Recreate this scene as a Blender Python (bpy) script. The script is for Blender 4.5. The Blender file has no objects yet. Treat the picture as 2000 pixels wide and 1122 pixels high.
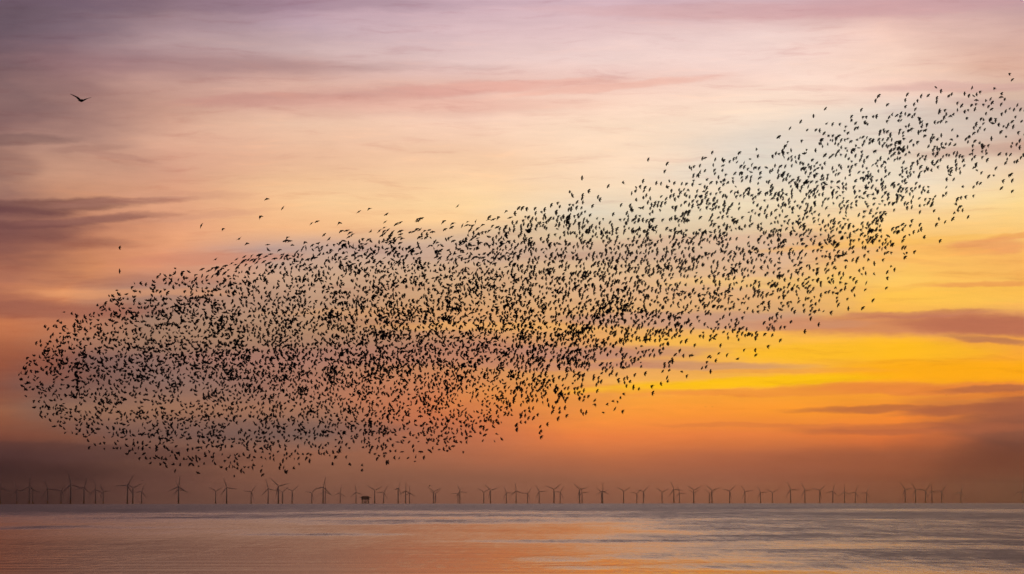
import bpy, math, random
import numpy as np
from mathutils import Vector, Matrix

rnd = random.Random(11)
R = math.radians
sc = bpy.context.scene
COL = sc.collection

# ------------------------------------------------------------------ camera
LENS_PX = 5833.0            # 105 mm lens on a 36 mm sensor, in photo pixels
CAM_H = 8.0
EARTH = 7433000.0           # earth radius with ordinary refraction
EYE_V = 975.4               # row of the eye level in the photo
PITCH = math.atan((EYE_V - 561.0) / LENS_PX)
ROLL = R(-0.062)
cam = bpy.data.cameras.new("camera")
cam.lens = 105.0
cam.sensor_width = 36.0
cam.clip_start = 0.5
cam.clip_end = 120000.0
cam_ob = bpy.data.objects.new("camera", cam)
COL.objects.link(cam_ob)
cam_ob.matrix_world = (Matrix.Translation((0, 0, CAM_H)) @ Matrix.Rotation(R(90) + PITCH, 4, 'X')
                       @ Matrix.Rotation(ROLL, 4, 'Z'))
sc.camera = cam_ob
CAM_R = cam_ob.matrix_world.to_3x3()
CAM_O = Vector((0, 0, CAM_H))


def ray(u, v):
    """unit direction through photo pixel (u, v)"""
    return (CAM_R @ Vector(((u - 1000.0) / LENS_PX, (561.0 - v) / LENS_PX, -1.0))).normalized()


def at(u, v, d):
    return CAM_O + ray(u, v) * d


# ------------------------------------------------------------------ render settings
sc.view_settings.view_transform = 'Standard'
sc.view_settings.look = 'None'
sc.view_settings.exposure = 0.0
sc.view_settings.gamma = 1.0
sc.view_settings.use_curve_mapping = False
sc.render.engine = 'CYCLES'
sc.cycles.use_denoising = True
sc.cycles.denoiser = 'OPENIMAGEDENOISE'
sc.cycles.denoising_input_passes = 'RGB_ALBEDO_NORMAL'
sc.cycles.denoising_prefilter = 'FAST'
sc.cycles.max_bounces = 4
sc.cycles.volume_bounces = 0
sc.cycles.use_adaptive_sampling = False

# ------------------------------------------------------------------ world: the dusk sky
SUN_AZ, SUN_EL = R(15.0), R(2.0)
world = bpy.data.worlds.new("World")
sc.world = world
world.use_nodes = True
nt = world.node_tree
nt.nodes.clear()
N = nt.nodes
LK = nt.links


def s2l(c):
    out = []
    for x in c:
        x = x / 255.0
        out.append(x / 12.92 if x <= 0.04045 else ((x + 0.055) / 1.055) ** 2.4)
    return out


def put(sock, val):
    if isinstance(val, bpy.types.NodeSocket):
        sock.id_data.links.new(val, sock)
    elif isinstance(val, (tuple, list)) and len(val) == 3 and sock.type == 'RGBA':
        sock.default_value = (val[0], val[1], val[2], 1.0)
    else:
        sock.default_value = val


def mth(nodes, op, a, b=0.0, c=0.0, clamp=False):
    n = nodes.new('ShaderNodeMath')
    n.operation = op
    n.use_clamp = clamp
    put(n.inputs[0], a)
    if op not in ('SQRT', 'ABSOLUTE', 'ARCSINE', 'SINE', 'COSINE', 'EXPONENT'):
        put(n.inputs[1], b)
    if op in ('MULTIPLY_ADD',):
        put(n.inputs[2], c)
    return n.outputs[0]


def smooth(nodes, x, lo, hi, olo=0.0, ohi=1.0):
    n = nodes.new('ShaderNodeMapRange')
    n.interpolation_type = 'SMOOTHSTEP'
    put(n.inputs[0], x)
    n.inputs[1].default_value = lo
    n.inputs[2].default_value = hi
    n.inputs[3].default_value = olo
    n.inputs[4].default_value = ohi
    return n.outputs[0]


def mix(nodes, f, a, b, mode='MIX'):
    n = nodes.new('ShaderNodeMix')
    n.data_type = 'RGBA'
    n.blend_type = mode
    n.clamp_factor = True
    put(n.inputs[0], f)
    put(n.inputs[6], a)
    put(n.inputs[7], b)
    return n.outputs[2]


def noise(nodes, x, y, scale, detail=4.0, rough=0.55, off=0.0, z=None):
    cb = nodes.new('ShaderNodeCombineXYZ')
    put(cb.inputs[0], x)
    put(cb.inputs[1], y)
    put(cb.inputs[2], off if z is None else z)
    n = nodes.new('ShaderNodeTexNoise')
    n.noise_dimensions = '3D'
    put(n.inputs['Vector'], cb.outputs[0])
    n.inputs['Scale'].default_value = scale
    n.inputs['Detail'].default_value = detail
    n.inputs['Roughness'].default_value = rough
    return n.outputs[0]


tc = N.new('ShaderNodeTexCoord')
sep = N.new('ShaderNodeSeparateXYZ')
LK.new(tc.outputs['Generated'], sep.inputs[0])
az = mth(N, 'ARCTAN2', sep.outputs[0], sep.outputs[1])
el = mth(N, 'ARCSINE', sep.outputs[2])
U = mth(N, 'MULTIPLY_ADD', az, 5860.0, 1000.0)      # azimuth, 5860 units to the radian
V = mth(N, 'MULTIPLY_ADD', el, -5840.0, 976.0)      # elevation, counted down from the zenith side

# soft wind-drawn streaks that bend the layers of cloud
n_big = noise(N, mth(N, 'MULTIPLY', U, 1 / 520.0), mth(N, 'MULTIPLY', V, 1 / 95.0), 1.0, 3.0, 0.5, 3.1)
n_mid = noise(N, mth(N, 'MULTIPLY', U, 1 / 170.0), mth(N, 'MULTIPLY', V, 1 / 26.0), 1.0, 5.0, 0.6, 7.7)
n_big_c = mth(N, 'SUBTRACT', n_big, 0.5)
n_mid_c = mth(N, 'SUBTRACT', n_mid, 0.5)
warp = mth(N, 'ADD', mth(N, 'MULTIPLY', n_big_c, 46.0), mth(N, 'MULTIPLY', n_mid_c, 16.0))
# the layers lie flat near the horizon
warp = mth(N, 'MULTIPLY', warp, smooth(N, V, 985.0, 760.0, 0.12, 1.0))
VW = mth(N, 'ADD', V, warp)
n_side = noise(N, mth(N, 'MULTIPLY', U, 1 / 420.0), mth(N, 'MULTIPLY', V, 1 / 120.0), 1.0, 4.0, 0.55, 12.0)
UW = mth(N, 'ADD', U, mth(N, 'MULTIPLY', mth(N, 'SUBTRACT', n_side, 0.5), 420.0))

SKY = {
    0: [(0, (100, 80, 90)), (60, (110, 90, 100)), (130, (118, 92, 98)), (200, (138, 106, 104)), (260, (135, 100, 98)),
        (320, (150, 110, 100)), (360, (168, 124, 108)), (420, (150, 105, 95)), (500, (150, 95, 80)),
        (560, (190, 120, 90)), (600, (168, 102, 80)), (640, (200, 120, 80)), (700, (155, 88, 64)), (760, (142, 77, 56)),
        (800, (160, 95, 62)), (850, (128, 74, 57)), (880, (82, 50, 46)), (920, (36, 22, 26)), (960, (30, 19, 21)), (984, (24, 14, 17))],
    150: [(0, (114, 92, 104)), (60, (134, 110, 120)), (130, (142, 108, 112)), (200, (166, 126, 118)), (270, (181, 138, 124)),
          (340, (200, 150, 125)), (380, (205, 147, 116)), (440, (198, 135, 106)), (480, (188, 122, 93)), (520, (208, 137, 96)),
          (580, (225, 148, 100)), (610, (190, 118, 88)), (660, (183, 123, 93)), (700, (132, 96, 88)), (760, (124, 87, 77)),
          (800, (135, 99, 83)), (850, (128, 80, 62)), (890, (97, 62, 55)), (920, (66, 41, 37)), (960, (56, 35, 32)), (984, (46, 30, 28))],
    300: [(0, (142, 115, 124)), (60, (165, 136, 142)), (95, (178, 148, 150)), (130, (160, 122, 125)), (170, (195, 152, 140)),
          (220, (198, 151, 134)), (270, (224, 173, 148)), (330, (218, 161, 135)), (380, (226, 165, 131)), (430, (225, 160, 125)),
          (470, (235, 165, 122)), (520, (222, 148, 112)), (560, (178, 132, 114)), (620, (160, 124, 106)), (660, (160, 122, 99)),
          (700, (140, 106, 96)), (750, (140, 108, 98)), (800, (156, 112, 88)), (850, (122, 86, 74)), (900, (112, 75, 61)),
          (940, (105, 68, 58)), (984, (90, 60, 52))],
    600: [(0, (180, 145, 160)), (60, (190, 162, 172)), (100, (210, 180, 178)), (130, (198, 158, 152)), (160, (222, 178, 162)),
          (205, (219, 169, 153)), (250, (238, 196, 169)), (300, (236, 188, 156)), (350, (240, 192, 150)), (400, (246, 193, 145)),
          (450, (246, 187, 136)), (490, (190, 158, 147)), (540, (204, 165, 137)), (600, (186, 147, 120)), (650, (178, 138, 109)),
          (700, (166, 121, 101)), (740, (174, 121, 100)), (800, (168, 116, 90)), (850, (128, 99, 88)), (890, (150, 98, 75)),
          (930, (135, 88, 68)), (984, (112, 76, 64))],
    900: [(0, (208, 175, 185)), (60, (222, 190, 192)), (120, (232, 200, 195)), (160, (230, 188, 175)), (210, (235, 187, 170)),
          (240, (248, 208, 186)), (300, (248, 205, 171)), (350, (252, 210, 165)), (400, (254, 215, 162)), (440, (254, 208, 152)),
          (480, (206, 172, 148)), (540, (212, 172, 136)), (590, (212, 162, 116)), (640, (220, 160, 108)), (680, (190, 130, 105)),
          (720, (206, 138, 92)), (780, (209, 123, 80)), (830, (198, 112, 74)), (860, (190, 110, 75)), (900, (172, 102, 72)),
          (930, (145, 92, 70)), (984, (125, 82, 66))],
    1200: [(0, (212, 178, 188)), (60, (228, 195, 195)), (120, (242, 212, 205)), (160, (242, 202, 188)), (190, (252, 215, 195)),
           (250, (254, 222, 195)), (320, (253, 221, 190)), (370, (250, 220, 186)), (420, (228, 214, 190)), (460, (222, 198, 162)),
           (490, (212, 177, 147)), (530, (226, 188, 145)), (570, (224, 178, 136)), (620, (232, 178, 115)), (660, (238, 172, 98)),
           (700, (212, 150, 108)), (745, (250, 178, 85)), (780, (250, 160, 58)), (815, (252, 148, 60)), (850, (240, 130, 65)),
           (900, (185, 105, 68)), (940, (152, 93, 68)), (984, (132, 84, 66))],
    1500: [(0, (210, 175, 182)), (35, (220, 180, 178)), (80, (242, 212, 205)), (150, (252, 220, 205)), (220, (254, 226, 202)),
           (280, (228, 215, 200)), (340, (230, 217, 200)), (400, (238, 220, 186)), (440, (228, 202, 166)), (490, (220, 180, 150)),
           (540, (228, 182, 138)), (590, (226, 174, 120)), (625, (215, 165, 115)), (650, (250, 185, 80)), (690, (254, 188, 60)),
           (725, (250, 180, 62)), (748, (255, 186, 40)), (775, (252, 160, 50)), (805, (255, 155, 45)), (850, (230, 125, 60)),
           (890, (180, 100, 65)), (930, (155, 90, 66)), (984, (130, 82, 62))],
    1750: [(0, (205, 165, 170)), (25, (210, 167, 166)), (80, (245, 205, 190)), (140, (250, 215, 195)), (190, (245, 206, 189)),
           (230, (228, 214, 200)), (300, (232, 217, 196)), (360, (240, 222, 195)), (420, (252, 218, 165)), (470, (254, 200, 115)),
           (500, (252, 188, 100)), (540, (253, 197, 98)), (590, (253, 191, 82)), (640, (252, 185, 75)), (680, (255, 183, 38)),
           (740, (255, 174, 28)), (770, (250, 160, 45)), (800, (240, 140, 50)), (825, (245, 135, 48)), (862, (215, 110, 55)),
           (890, (165, 90, 58)), (935, (132, 70, 48)), (984, (102, 58, 44))],
    2000: [(0, (190, 155, 165)), (80, (215, 175, 165)), (140, (225, 180, 160)), (200, (218, 185, 165)), (250, (205, 178, 162)),
           (290, (200, 165, 148)), (330, (238, 204, 170)), (400, (252, 218, 150)), (455, (250, 200, 120)), (520, (250, 181, 95)),
           (575, (249, 178, 84)), (600, (251, 186, 88)), (640, (235, 170, 90)), (672, (240, 160, 70)), (720, (255, 172, 22)),
           (750, (250, 160, 30)), (780, (205, 115, 62)), (805, (150, 86, 65)), (860, (125, 75, 60)), (910, (94, 42, 32)),
           (950, (60, 27, 24)), (984, (46, 20, 20))],
}
cols = sorted(SKY)
field = None
for i, c in enumerate(cols):
    rp = N.new('ShaderNodeValToRGB')
    cr = rp.color_ramp
    cr.interpolation = 'LINEAR'
    pts = SKY[c]
    while len(cr.elements) < len(pts):
        cr.elements.new(0.5)
    for e, (v, rgb) in zip(cr.elements, pts):
        e.position = v / 1000.0
    for e, (v, rgb) in zip(cr.elements, pts):
        l = s2l(rgb)
        e.color = (l[0], l[1], l[2], 1.0)
    LK.new(mth(N, 'MULTIPLY', VW, 0.001), rp.inputs[0])
    if field is None:
        field = rp.outputs[0]
    else:
        field = mix(N, mth(N, 'MULTIPLY_ADD', UW, 1.0 / (c - cols[i - 1]), -cols[i - 1] / (c - cols[i - 1]), clamp=True), field, rp.outputs[0])

# individual clouds: centre (u, v), half length, half thickness, slope, colour, opacity, how torn
CLOUDS = [
    # the long rose streak high in the middle, in torn lengths
    (520, 198, 150, 9, -0.03, (196, 140, 130), 0.55, 0.9), (680, 190, 150, 16, -0.05, (208, 156, 144), 0.40, 1.0),
    (780, 186, 120, 10, -0.06, (204, 148, 138), 0.35, 1.0), (905, 174, 110, 10, -0.07, (228, 166, 152), 0.50, 0.9),
    (1060, 164, 130, 8, -0.05, (236, 178, 162), 0.6, 0.9), (1210, 168, 170, 6, -0.08, (240, 180, 162), 0.55, 0.7),
    (870, 205, 260, 12, 0.0, (240, 188, 168), 0.35, 0.6),
    # mauve veil across the upper left
    (300, 130, 340, 12, 0.01, (154, 118, 120), 0.28, 0.9), (560, 134, 300, 10, 0.0, (190, 152, 148), 0.25, 0.9),
    (380, 10, 420, 16, 0.0, (122, 98, 118), 0.30, 0.6), (40, 60, 200, 40, 0.0, (104, 90, 108), 0.20, 0.5),
    (1450, 28, 300, 12, 0.02, (214, 168, 168), 0.50, 0.8), (1800, 20, 260, 16, -0.02, (208, 160, 164), 0.40, 0.8),
    # dark smoky clouds on the left
    (30, 284, 90, 7, -0.03, (112, 84, 84), 0.45, 1.0), (160, 298, 60, 5, -0.05, (156, 112, 102), 0.35, 1.1),
    (230, 312, 60, 5, 0.15, (180, 130, 116), 0.40, 1.0), (10, 335, 60, 22, 0.0, (140, 102, 96), 0.35, 1.0),
    (60, 410, 190, 11, -0.05, (108, 70, 70), 0.66, 0.85), (250, 398, 130, 6, -0.06, (170, 118, 104), 0.45, 0.9),
    (10, 422, 110, 10, 0.0, (100, 62, 66), 0.55, 0.5),
    (100, 443, 150, 7, -0.08, (120, 78, 75), 0.52, 0.9), (30, 458, 120, 18, -0.03, (112, 70, 70), 0.62, 0.75),
    (200, 432, 130, 6, -0.08, (150, 100, 90), 0.50, 0.9), (60, 485, 150, 12, -0.02, (130, 82, 76), 0.40, 0.7),
    (400, 425, 110, 6, -0.10, (208, 150, 122), 0.45, 1.0), (330, 382, 120, 8, 0.03, (206, 150, 124), 0.35, 1.0),
    (240, 555, 200, 8, 0.0, (170, 110, 92), 0.35, 0.8), (90, 610, 170, 13, 0.0, (152, 92, 78), 0.55, 0.6),
    (60, 545, 160, 9, 0.0, (165, 105, 86), 0.30, 0.8), (400, 510, 140, 10, -0.04, (206, 132, 106), 0.50, 0.8),
    (240, 577, 170, 7, 0.0, (240, 166, 112), 0.35, 0.7),
    (60, 935, 260, 50, 0.0, (60, 38, 40), 0.35, 0.5), (120, 885, 300, 14, 0.02, (82, 54, 52), 0.45, 0.7),
    # behind the flock
    (700, 700, 300, 14, 0.0, (176, 122, 110), 0.35, 0.9), 
    (860, 612, 260, 8, 0.0, (226, 164, 108), 0.35, 0.9), (1010, 640, 200, 8, 0.0, (246, 178, 92), 0.40, 0.9),
    (450, 840, 260, 16, 0.0, (112, 86, 82), 0.35, 0.8), (1000, 500, 260, 8, 0.0, (200, 165, 146), 0.35, 0.9),
    (1350, 474, 240, 9, -0.03, (216, 176, 148), 0.50, 0.9), (1000, 455, 160, 8, -0.10, (214, 186, 158), 0.30, 0.9),
    (1350, 626, 200, 13, 0.0, (196, 148, 128), 0.75, 0.6), (1510, 640, 110, 6, 0.0, (196, 146, 124), 0.65, 0.6),
    (1180, 690, 170, 9, 0.0, (188, 134, 116), 0.60, 0.8), (1330, 714, 200, 7, 0.02, (204, 146, 110), 0.75, 0.5),
    (1100, 716, 160, 7, 0.0, (196, 134, 112), 0.50, 0.8), (1560, 727, 160, 4, 0.0, (238, 158, 74), 0.60, 0.5),
    # the lit gap above the right-hand cloud
    (1360, 668, 130, 9, 0.0, (252, 190, 72), 0.50, 0.7), (1480, 748, 200, 8, -0.035, (255, 194, 12), 0.92, 0.35),
    (1270, 761, 130, 6, -0.03, (255, 190, 26), 0.65, 0.6), (1700, 690, 200, 16, 0.0, (255, 190, 24), 0.6, 0.4),
    (1880, 728, 200, 16, 0.0, (255, 172, 14), 0.7, 0.4), (1660, 555, 260, 10, 0.0, (255, 208, 104), 0.35, 0.9),
    (1900, 585, 170, 16, 0.0, (255, 204, 74), 0.35, 0.8),
    # the right-hand cloud bank and its layers
    (1810, 638, 240, 19, 0.0, (212, 136, 92), 0.88, 0.5), (1700, 640, 150, 10, 0.0, (214, 138, 92), 0.65, 0.5),
    (1960, 645, 170, 16, 0.06, (186, 109, 82), 0.92, 0.4), (1790, 618, 130, 5, -0.02, (196, 120, 94), 0.60, 0.6),
    (1930, 671, 70, 5, 0.12, (186, 118, 82), 0.80, 0.6), (1560, 636, 110, 9, 0.0, (206, 146, 112), 0.60, 0.7),
    (1950, 562, 130, 5, 0.0, (236, 158, 84), 0.75, 0.6), (1800, 516, 70, 4, 0.10, (246, 180, 96), 0.55, 0.9),
    (1930, 490, 60, 12, -0.04, (236, 156, 98), 0.70, 0.8), (1985, 470, 60, 5, -0.12, (232, 150, 92), 0.70, 0.7),
    (1870, 500, 60, 6, 0.0, (246, 178, 92), 0.50, 1.0), (1760, 480, 220, 5, -0.05, (250, 190, 92), 0.50, 0.8),
    (1780, 565, 70, 4, -0.14, (246, 186, 84), 0.50, 0.9), (1620, 180, 90, 4, 0.0, (240, 196, 180), 0.30, 0.9),
    (1900, 182, 150, 8, 0.0, (214, 168, 160), 0.55, 0.8), (1970, 214, 90, 7, 0.08, (200, 168, 160), 0.45, 0.8),
    (1900, 250, 170, 22, 0.0, (205, 186, 174), 0.35, 0.8), (1940, 302, 120, 8, -0.06, (196, 154, 138), 0.60, 0.8),
    (1700, 268, 190, 30, 0.0, (226, 211, 196), 0.30, 0.8), (1470, 330, 150, 26, -0.08, (224, 218, 202), 0.30, 0.8),
    (1850, 764, 230, 9, 0.012, (232, 132, 58), 0.85, 0.4), (1960, 767, 110, 6, 0.0, (180, 102, 66), 0.75, 0.6),
    (1500, 768, 240, 6, 0.0, (238, 140, 60), 0.60, 0.6), (1740, 802, 150, 6, 0.0, (186, 104, 60), 0.80, 0.6),
    (1890, 804, 110, 8, -0.06, (176, 98, 62), 0.85, 0.45), (1985, 800, 70, 22, -0.1, (156, 88, 64), 0.65, 0.8),
    (1790, 841, 190, 8, -0.02, (186, 100, 62), 0.80, 0.5), (1960, 838, 100, 18, 0.0, (146, 84, 62), 0.55, 0.8),
    (1640, 836, 130, 5, 0.0, (214, 118, 60), 0.55, 0.7), (1460, 833, 130, 4, 0.02, (222, 124, 62), 0.55, 0.7),
    (1940, 778, 110, 4, -0.04, (224, 126, 52), 0.60, 0.5), (1830, 905, 260, 26, 0.0, (146, 80, 54), 0.35, 0.7),
    (1990, 930, 130, 60, 0.0, (88, 46, 38), 0.45, 0.5),
]
tear = noise(N, mth(N, 'MULTIPLY', U, 1 / 110.0), mth(N, 'MULTIPLY', V, 1 / 17.0), 1.0, 6.0, 0.62, 21.3)
bend = mth(N, 'MULTIPLY', mth(N, 'SUBTRACT', noise(N, mth(N, 'MULTIPLY', U, 1 / 150.0), mth(N, 'MULTIPLY', V, 1 / 60.0), 1.0, 4.0, 0.6, 2.5), 0.5), 26.0)
VB = mth(N, 'ADD', V, bend)
for (cu, cv, a, b, sl, rgb, op, torn) in CLOUDS:
    du = mth(N, 'MULTIPLY_ADD', U, 1.0 / a, -cu / a)
    dv = mth(N, 'MULTIPLY_ADD', VB, 1.0 / b, -cv / b)
    if sl:
        dv = mth(N, 'MULTIPLY_ADD', du, -sl * a / b, dv)
    q = mth(N, 'ADD', mth(N, 'MULTIPLY', du, du), mth(N, 'MULTIPLY', dv, dv))
    q = mth(N, 'MULTIPLY_ADD', tear, 3.2 * torn, q)
    m = smooth(N, q, 0.35 + 1.6 * torn, 2.6 + 1.6 * torn, op, 0.0)
    field = mix(N, m, field, tuple(s2l(rgb)))

# thin wisps
wv = mth(N, 'ADD', V, mth(N, 'MULTIPLY', n_side, 70.0))
wisp = noise(N, mth(N, 'MULTIPLY', U, 1 / 210.0), mth(N, 'MULTIPLY', wv, 1 / 21.0), 1.0, 9.0, 0.66, 55.0)
wisp_m = mth(N, 'MULTIPLY', smooth(N, wisp, 0.50, 0.74, 0.0, 0.55), smooth(N, V, 900.0, 700.0, 0.15, 1.0))
field = mix(N, wisp_m, field, mix(N, 1.0, field, (0.80, 0.66, 0.68), 'MULTIPLY'))
glow_m = mth(N, 'MULTIPLY', smooth(N, wisp, 0.48, 0.28, 0.0, 0.5), smooth(N, V, 900.0, 700.0, 0.15, 1.0))
field = mix(N, glow_m, field, mix(N, 1.0, field, (1.12, 1.06, 1.0), 'MULTIPLY'))
# fine streaky brightness of high cloud
n_fine = noise(N, mth(N, 'MULTIPLY', U, 1 / 60.0), mth(N, 'MULTIPLY', V, 1 / 8.0), 1.0, 5.0, 0.65, 40.0)
gain = mth(N, 'ADD', mth(N, 'MULTIPLY_ADD', mth(N, 'SUBTRACT', n_fine, 0.5), 0.10, 1.0), mth(N, 'MULTIPLY', n_mid_c, 0.16))
vm = N.new('ShaderNodeVectorMath')
vm.operation = 'SCALE'
LK.new(field, vm.inputs[0])
LK.new(gain, vm.inputs['Scale'])
field = vm.outputs[0]

# away from the sunset the clouds thin out into the plain dusk sky
sky = N.new('ShaderNodeTexSky')
sky.sky_type = 'NISHITA'
sky.sun_disc = False
sky.sun_elevation = SUN_EL
sky.sun_rotation = SUN_AZ
nish = N.new('ShaderNodeVectorMath')
nish.operation = 'SCALE'
LK.new(sky.outputs[0], nish.inputs[0])
nish.inputs['Scale'].default_value = 0.06
rp = N.new('ShaderNodeValToRGB')
cr = rp.color_ramp
FAR = [(0.0, (70, 46, 46)), (0.05, (90, 64, 64)), (0.12, (104, 82, 90)), (0.25, (92, 80, 96)), (0.5, (68, 66, 86)), (1.0, (46, 48, 66))]
while len(cr.elements) < len(FAR):
    cr.elements.new(0.5)
for e, (x, rgb) in zip(cr.elements, FAR):
    e.position = x
    e.color = (*s2l(rgb), 1.0)
LK.new(mth(N, 'MULTIPLY', el, 2 / math.pi), rp.inputs[0])
far = mix(N, 0.2, rp.outputs[0], nish.outputs[0])
# the side away from the sunset is darker
away = smooth(N, sep.outputs[1], 0.9, -1.0, 1.0, 0.45)
vf = N.new('ShaderNodeVectorMath')
vf.operation = 'SCALE'
LK.new(far, vf.inputs[0])
LK.new(away, vf.inputs['Scale'])
dsu = mth(N, 'MULTIPLY', mth(N, 'SUBTRACT', U, 1000.0), 1 / 3000.0)
dsv = mth(N, 'MULTIPLY', mth(N, 'SUBTRACT', V, 700.0), 1 / 2100.0)
rad = mth(N, 'SQRT', mth(N, 'ADD', mth(N, 'MULTIPLY', dsu, dsu), mth(N, 'MULTIPLY', dsv, dsv)))
f_out = smooth(N, rad, 0.38, 0.95)
total = mix(N, f_out, field, vf.outputs[0])
bg = N.new('ShaderNodeBackground')
bg.inputs[1].default_value = 1.0
LK.new(total, bg.inputs[0])
wo = N.new('ShaderNodeOutputWorld')
LK.new(bg.outputs[0], wo.inputs[0])

# the low sun, outside the frame to the right behind the cloud bank
sun = bpy.data.lights.new("sun", 'SUN')
sun.energy = 0.03
sun.angle = R(4.0)
sun.color = (1.0, 0.62, 0.32)
sun_ob = bpy.data.objects.new("sun", sun)
COL.objects.link(sun_ob)
sd = Vector((math.sin(SUN_AZ) * math.cos(SUN_EL), math.cos(SUN_AZ) * math.cos(SUN_EL), math.sin(SUN_EL)))
sun_ob.rotation_euler = sd.to_track_quat('Z', 'Y').to_euler()


# ------------------------------------------------------------------ materials
def mat(name, color, rough=0.6, metal=0.0, grain=0.0, scale=3.0):
    m = bpy.data.materials.new(name)
    m.use_nodes = True
    t = m.node_tree
    p = t.nodes['Principled BSDF']
    p.inputs['Roughness'].default_value = rough
    p.inputs['Metallic'].default_value = metal
    p.inputs['Base Color'].default_value = (*color, 1)
    if grain:
        tcn = t.nodes.new('ShaderNodeTexCoord')
        nn = t.nodes.new('ShaderNodeTexNoise')
        nn.inputs['Scale'].default_value = scale
        nn.inputs['Detail'].default_value = 5
        t.links.new(tcn.outputs['Object'], nn.inputs['Vector'])
        c = mix(t.nodes, nn.outputs[0], tuple(x * (1 - grain) for x in color), tuple(min(1, x * (1 + grain)) for x in color))
        t.links.new(c, p.inputs['Base Color'])
    return m


M_paint = mat('turbine_paint', (0.34, 0.34, 0.34), 0.45, grain=0.08, scale=0.2)
M_yellow = mat('yellow_marine_paint', (0.45, 0.28, 0.03), 0.5, grain=0.15, scale=0.4)
M_steel = mat('platform_steel', (0.09, 0.035, 0.03), 0.6, grain=0.2, scale=0.3)
M_bird = mat('starling_feathers', (0.012, 0.010, 0.012), 0.65, grain=0.25, scale=30)
M_gull = mat('gull_feathers', (0.04, 0.04, 0.04), 0.8, grain=0.2, scale=8)

# ------------------------------------------------------------------ the sea
SEA_R = 30000.0
rings = [0.0, 20, 60, 120, 200, 300, 400, 550, 750, 1000, 1300, 1700]
r_ = 2200.0
while r_ < SEA_R:
    rings.append(r_)
    r_ += 500.0
rings.append(SEA_R)
SEG = 288
verts, faces = [(0, 0, 0)], []
for r in rings[1:]:
    z = -r * r / (2 * EARTH)
    for k in range(SEG):
        a = 2 * math.pi * k / SEG
        verts.append((r * math.sin(a), r * math.cos(a), z))
for k in range(SEG):
    faces.append((0, 1 + (k + 1) % SEG, 1 + k))
for i in range(len(rings) - 2):
    b0, b1 = 1 + i * SEG, 1 + (i + 1) * SEG
    for k in range(SEG):
        k2 = (k + 1) % SEG
        faces.append((b0 + k, b0 + k2, b1 + k2, b1 + k))
me = bpy.data.meshes.new('sea')
me.from_pydata(verts, [], faces)
me.polygons.foreach_set('use_smooth', [True] * len(me.polygons))
sea = bpy.data.objects.new('sea', me)
COL.objects.link(sea)
sea['kind'] = 'structure'
sea['label'] = 'calm dusk sea with smooth slicks and rippled patches'

ms = bpy.data.materials.new('sea_water')
ms.use_nodes = True
t = ms.node_tree
T = t.nodes
p = T['Principled BSDF']
geo = T.new('ShaderNodeNewGeometry')
sp = T.new('ShaderNodeSeparateXYZ')
t.links.new(geo.outputs['Position'], sp.inputs[0])
X, Y = sp.outputs[0], sp.outputs[1]


def sea_hit(u, v):
    d = ray(u, v)
    a = d.x * d.x + d.y * d.y
    A, B, C = a / (2 * EARTH), d.z, CAM_H
    disc = B * B - 4 * A * C
    if disc <= 0:
        return None
    s = (-B - math.sqrt(disc)) / (2 * A)
    return CAM_O + d * s


# wind-ruffled water (1) against smooth slicks (0), laid out in metres on the sea
wx = mth(T, 'MULTIPLY', mth(T, 'SUBTRACT', noise(T, mth(T, 'MULTIPLY', X, 1 / 160.0), mth(T, 'MULTIPLY', Y, 1 / 420.0), 1.0, 3.0, 0.5, 1.0), 0.5), 1.0)
ragged = noise(T, mth(T, 'MULTIPLY', X, 1 / 45.0), mth(T, 'MULTIPLY', Y, 1 / 130.0), 1.0, 6.0, 0.6, 5.0)
ragged_far = noise(T, mth(T, 'MULTIPLY', X, 1 / 420.0), mth(T, 'MULTIPLY', Y, 1 / 900.0), 1.0, 5.0, 0.6, 9.0)
base = smooth(T, mth(T, 'ADD', Y, mth(T, 'MULTIPLY', wx, 1300.0)), 500.0, 2600.0)     # far water is ruffled
right = smooth(T, mth(T, 'ADD', X, mth(T, 'MULTIPLY', wx, 90.0)), 4.0, 80.0, 0.0, 0.8)          # and so is the water to the right
ruf = mth(T, 'MAXIMUM', base, right)
PATCH = [  # u, v centre; half width, half height in photo pixels; ruffled 1 or smooth 0; strength
    (900, 1001, 420, 3.0, 0, 0.45), (1780, 996.5, 420, 2.6, 0.2, 0.85), (620, 1008, 380, 4.0, 1, 0.9),
    (900, 1018, 330, 5.0, 1, 0.95), (420, 1012, 320, 3.0, 1, 0.75), (780, 1011, 260, 2.5, 0, 0.5),
    (60, 1031, 130, 4.5, 1, 0.8), (260, 1031, 110, 2.5, 1, 0.4), (620, 1044, 170, 2.6, 1, 0.7), (690, 1023, 120, 3.0, 1, 0.5),
    (1180, 1057, 320, 4.0, 1, 0.7), (1290, 1086, 130, 7.0, 1, 0.6), (1090, 1092, 90, 6.0, 1, 0.35), (1150, 1108, 80, 4.0, 1, 0.35),
    (1320, 1040, 330, 5.0, 0, 0.5), (1500, 1066, 430, 9.0, 0.14, 1.0), (1800, 1055, 260, 6.0, 0.15, 0.75), (1370, 1096, 110, 3.0, 0.15, 0.9),
    (1930, 1068, 130, 3.0, 0, 0.6), (1450, 1118, 160, 5.0, 0, 0.7), (1800, 1119, 260, 4.0, 0, 0.6), (1600, 1092, 80, 1.6, 0, 0.6),
    (1560, 1016, 260, 3.0, 0, 0.3), (1180, 1020, 200, 6.0, 0, 0.35), (1750, 1034, 300, 3.0, 0, 0.25), (1150, 1008, 320, 3.0, 1, 0.7),
    (1880, 1008, 260, 7.0, 1, 0.9), (1560, 1034, 260, 5.0, 1, 0.8), (1880, 1086, 240, 9.0, 1, 0.8), (1480, 1106, 200, 6.0, 1, 0.6),
]
streak = noise(T, mth(T, 'MULTIPLY', X, 1 / 34.0), mth(T, 'MULTIPLY', Y, 1 / 15.0), 1.0, 5.0, 0.65, 31.0)
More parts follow.
